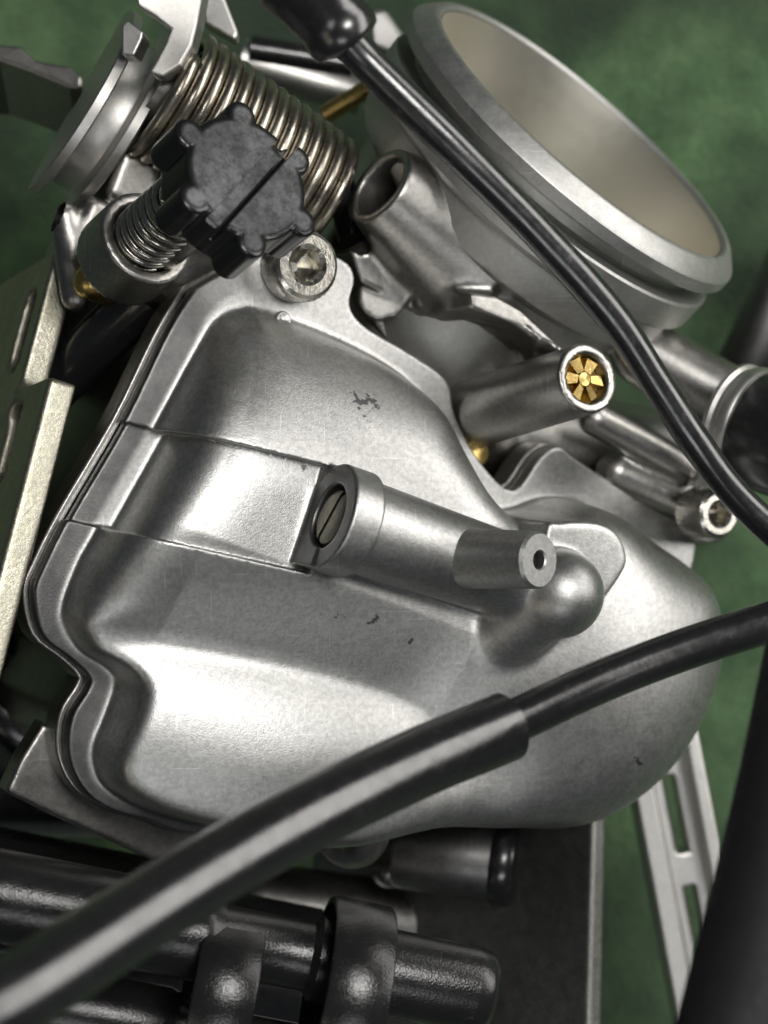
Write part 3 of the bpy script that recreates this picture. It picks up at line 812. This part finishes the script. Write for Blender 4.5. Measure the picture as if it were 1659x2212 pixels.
# ------------------------------------------------------------------ black painted tubes at the bottom
def tubes():
    T = nz((0.965, -0.22, -0.12))
    o = thing('linkage_tube', 'black painted tube with stepped sections and two strap clamps along the bottom', 'tube', P(500, 2030, 1))
    c = P(0, 1935, 2.0)
    def at(px): return (px / 100.0) / 0.965 * (ZC - 2) / ZC
    prof = [(0, -3), (0.95, -3), (0.95, at(430)), (0.9, at(450)), (0.72, at(470)), (0.72, at(660)), (0.9, at(675)), (0.9, at(1020)), (0.84, at(1050)), (0.7, at(1066)), (0, at(1068))]
    MB().lathe(c, T, prof, 56).build('tube_body', M['crackle'], o, sharp=50)
    c2 = P(0, 2150, 0.6)
    MB().lathe(c2, T, [(0, -3), (0.85, -3), (0.85, at(360)), (0.7, at(400)), (0.6, at(420)), (0.6, at(900)), (0, at(902))], 48).build('lower_tube', M['crackle'], o, sharp=50)
    for (px, py, r, w_) in [(405, 2135, 1.72, 1.28), (682, 2130, 1.9, 1.28)]:
        cc = P(px, py, 1.4)
        MB().lathe(cc, T, [(r - 0.16, 0), (r - 0.04, 0), (r, 0.05), (r, w_ - 0.05), (r - 0.04, w_), (r - 0.16, w_)], 72, closed=True).build('strap_clamp', M['crackle'], o, sharp=40)
tubes()

# ------------------------------------------------------------------ slotted rail and black strut at the lower right
def rail():
    e0 = P(1300, 1350, -10); e1 = P(1498, 2380, -10)
    x_ = nz(e1 - e0); y_ = V(0, 0, 1); y_ = nz(np.cross(y_, x_)); z_ = np.cross(x_, y_)
    L = np.linalg.norm(e1 - e0)
    if y_[0] < 0: y_, z_ = -y_, -z_
    def rf(x, y, z):
        f = sd_box(x, y, z, (L / 2, 0.9, 0), (L / 2, 0.9, 0.5), 0.08)
        for s0 in (4.1, 7.1, 10.1):
            g = np.maximum(np.abs(x - s0 - 1.2) - 1.05, np.abs(y - 0.95) - 0.16)
            f = smax(f, -g, 0.08)
        f = smin(f, sd_box(x, y, z, (L / 2, 1.62, 0.5), (L / 2, 0.2, 0.9), 0.08), 0.1)
        f = smin(f, sd_box(x, y, z, (L / 2, 0.15, 0.4), (L / 2, 0.28, 0.8), 0.08), 0.1)
        return f
    v, q = sdf_mesh(rf, (-0.2, -0.4, -0.8), (L + 0.2, 2.4, 1.6), 0.08)
    v = e0 + v[:, :1] * x_ + v[:, 1:2] * y_ + v[:, 2:] * z_
    tag(obj('slotted_rail', v, q, M['machined']), 'silver slotted aluminium rail standing over the green mat', 'rail')
    o = MB().tube(spline([P(1790, 1350, 6), P(1700, 1800, 7.5), P(1570, 2330, 9)], 10), 1.05, 40).build('black_strut', M['matte_black'])
    tag(o, 'out of focus black strut in the lower right corner', 'strut')
rail()

# ------------------------------------------------------------------ things behind and beside
def behind():
    MB().lathe(P(296, 658, -2.0), nz(P(120, 830, -3.4) - P(296, 658, -2.0)), [(0, -0.5), (0.62, -0.5), (0.62, 3.6), (0, 3.6)], 48).build('breather_stub', M['rubber'], carb, sharp=50)
    MB().tube(spline([P(735, 400, -4.0), P(752, 470, -3.8), P(765, 520, -3.6)], 8), 0.36, 28).build('rubber_plug', M['rubber'], carb, sharp=50)
    # rear carburettor of the bank, seen only in slices
    r = thing('rear_carburettor', 'second carburettor casting showing dimly below the float bowl', 'carburettor', P(700, 1900, -14))
    def rf(x, y, z):
        f = sd_seg(x, y, z, P(560, 1960, -7.5), P(960, 2010, -9.0), 1.15)
        f = smin(f, sd_box(x, y, z, P(300, 1500, -11.5), (4.5, 3.6, 3.2), 0.8), 0.6)
        f = smin(f, sd_box(x, y, z, P(450, 900, -12.0), (4.5, 3.6, 3.0), 0.8), 0.6)
        f = smin(f, sd_seg(x, y, z, P(840, 1880, -7), P(860, 1800, -8), 0.45), 0.3)
        return f
    sdf_obj('rear_body', rf, (-14, -14, -16), (6, 8, -4.5), 0.16, M['body'], r, fr=(V(0, 0, 0), V(1, 0, 0), V(0, 1, 0), V(0, 0, 1)))
    c = P(860, 1830, -6.3); ax = nz((0.93, -0.1, 0.2))
    MB().lathe(c, ax, [(0, 0), (0.95, 0), (1.0, 0.1), (1.0, 2.55), (0.92, 2.68), (0.95, 2.75), (0.95, 2.8)], 56).build('rear_cap', M['dark_cast'], r, sharp=50)
    MB().lathe(c, ax, [(1.03, 2.45), (1.06, 2.5), (1.06, 2.85), (0.95, 3.0), (0, 3.02)], 56).build('rear_seal', M['rubber'], r, sharp=50)
    T = nz((0.965, -0.22, -0.12))
    MB().lathe(P(-60, 1990, -4.2), T, [(0, -2), (2.3, -2), (2.3, 5.5), (1.9, 6.0), (1.9, 8.2), (1.6, 8.5), (0, 8.5)], 56).build('rear_boot', M['rubber'], r, sharp=50)
    o = thing('intake_boot', 'black rubber intake boot in the dark gap left of the float bowl', 'rubber boot', P(40, 1550, -9))
    MB().lathe(P(60, 1500, -9), nz((-0.5, -0.6, 0.45)), [(0, 2.2), (2.2, 2.2), (2.6, 2.0), (2.7, 1.6), (2.5, 1.4), (2.5, 0.6), (2.8, 0.4), (2.8, -2.5)], 64).build('boot_ring', M['rubber'], o, sharp=50)
    o = thing('linkage_rod', 'pale metal linkage rods behind the throttle spring', 'rod', P(660, 170, -9))
    MB().tube([P(520, 128, -9), P(780, 205, -9.5)], 0.55, 28).build('rod', M['machined'], o, sharp=50)
    MB().tube([P(540, 105, -8.6), P(760, 140, -9)], 0.36, 24).build('black_sleeve', M['rubber'], o, sharp=50)
    MB().tube([P(700, 250, -7.2), P(800, 188, -7.0)], 0.24, 24).build('brass_pipe', M['brass'], o, sharp=50)
    MB().prism([P(790, 25, -9), P(830, 15, -9), P(880, 85, -9), P(865, 125, -9), P(800, 100, -9)], V(0.1, 0, -1)).build('rod_end', M['machined'], o, smooth=False, bevel=0.15)
    o = MB().tube([P(1760, 480, -12), P(1560, 900, -13)], 0.85, 32).build('grey_post', M['dark_cast'])
    tag(o, 'blurred grey post behind the intake ring at the right edge', 'post')
behind()
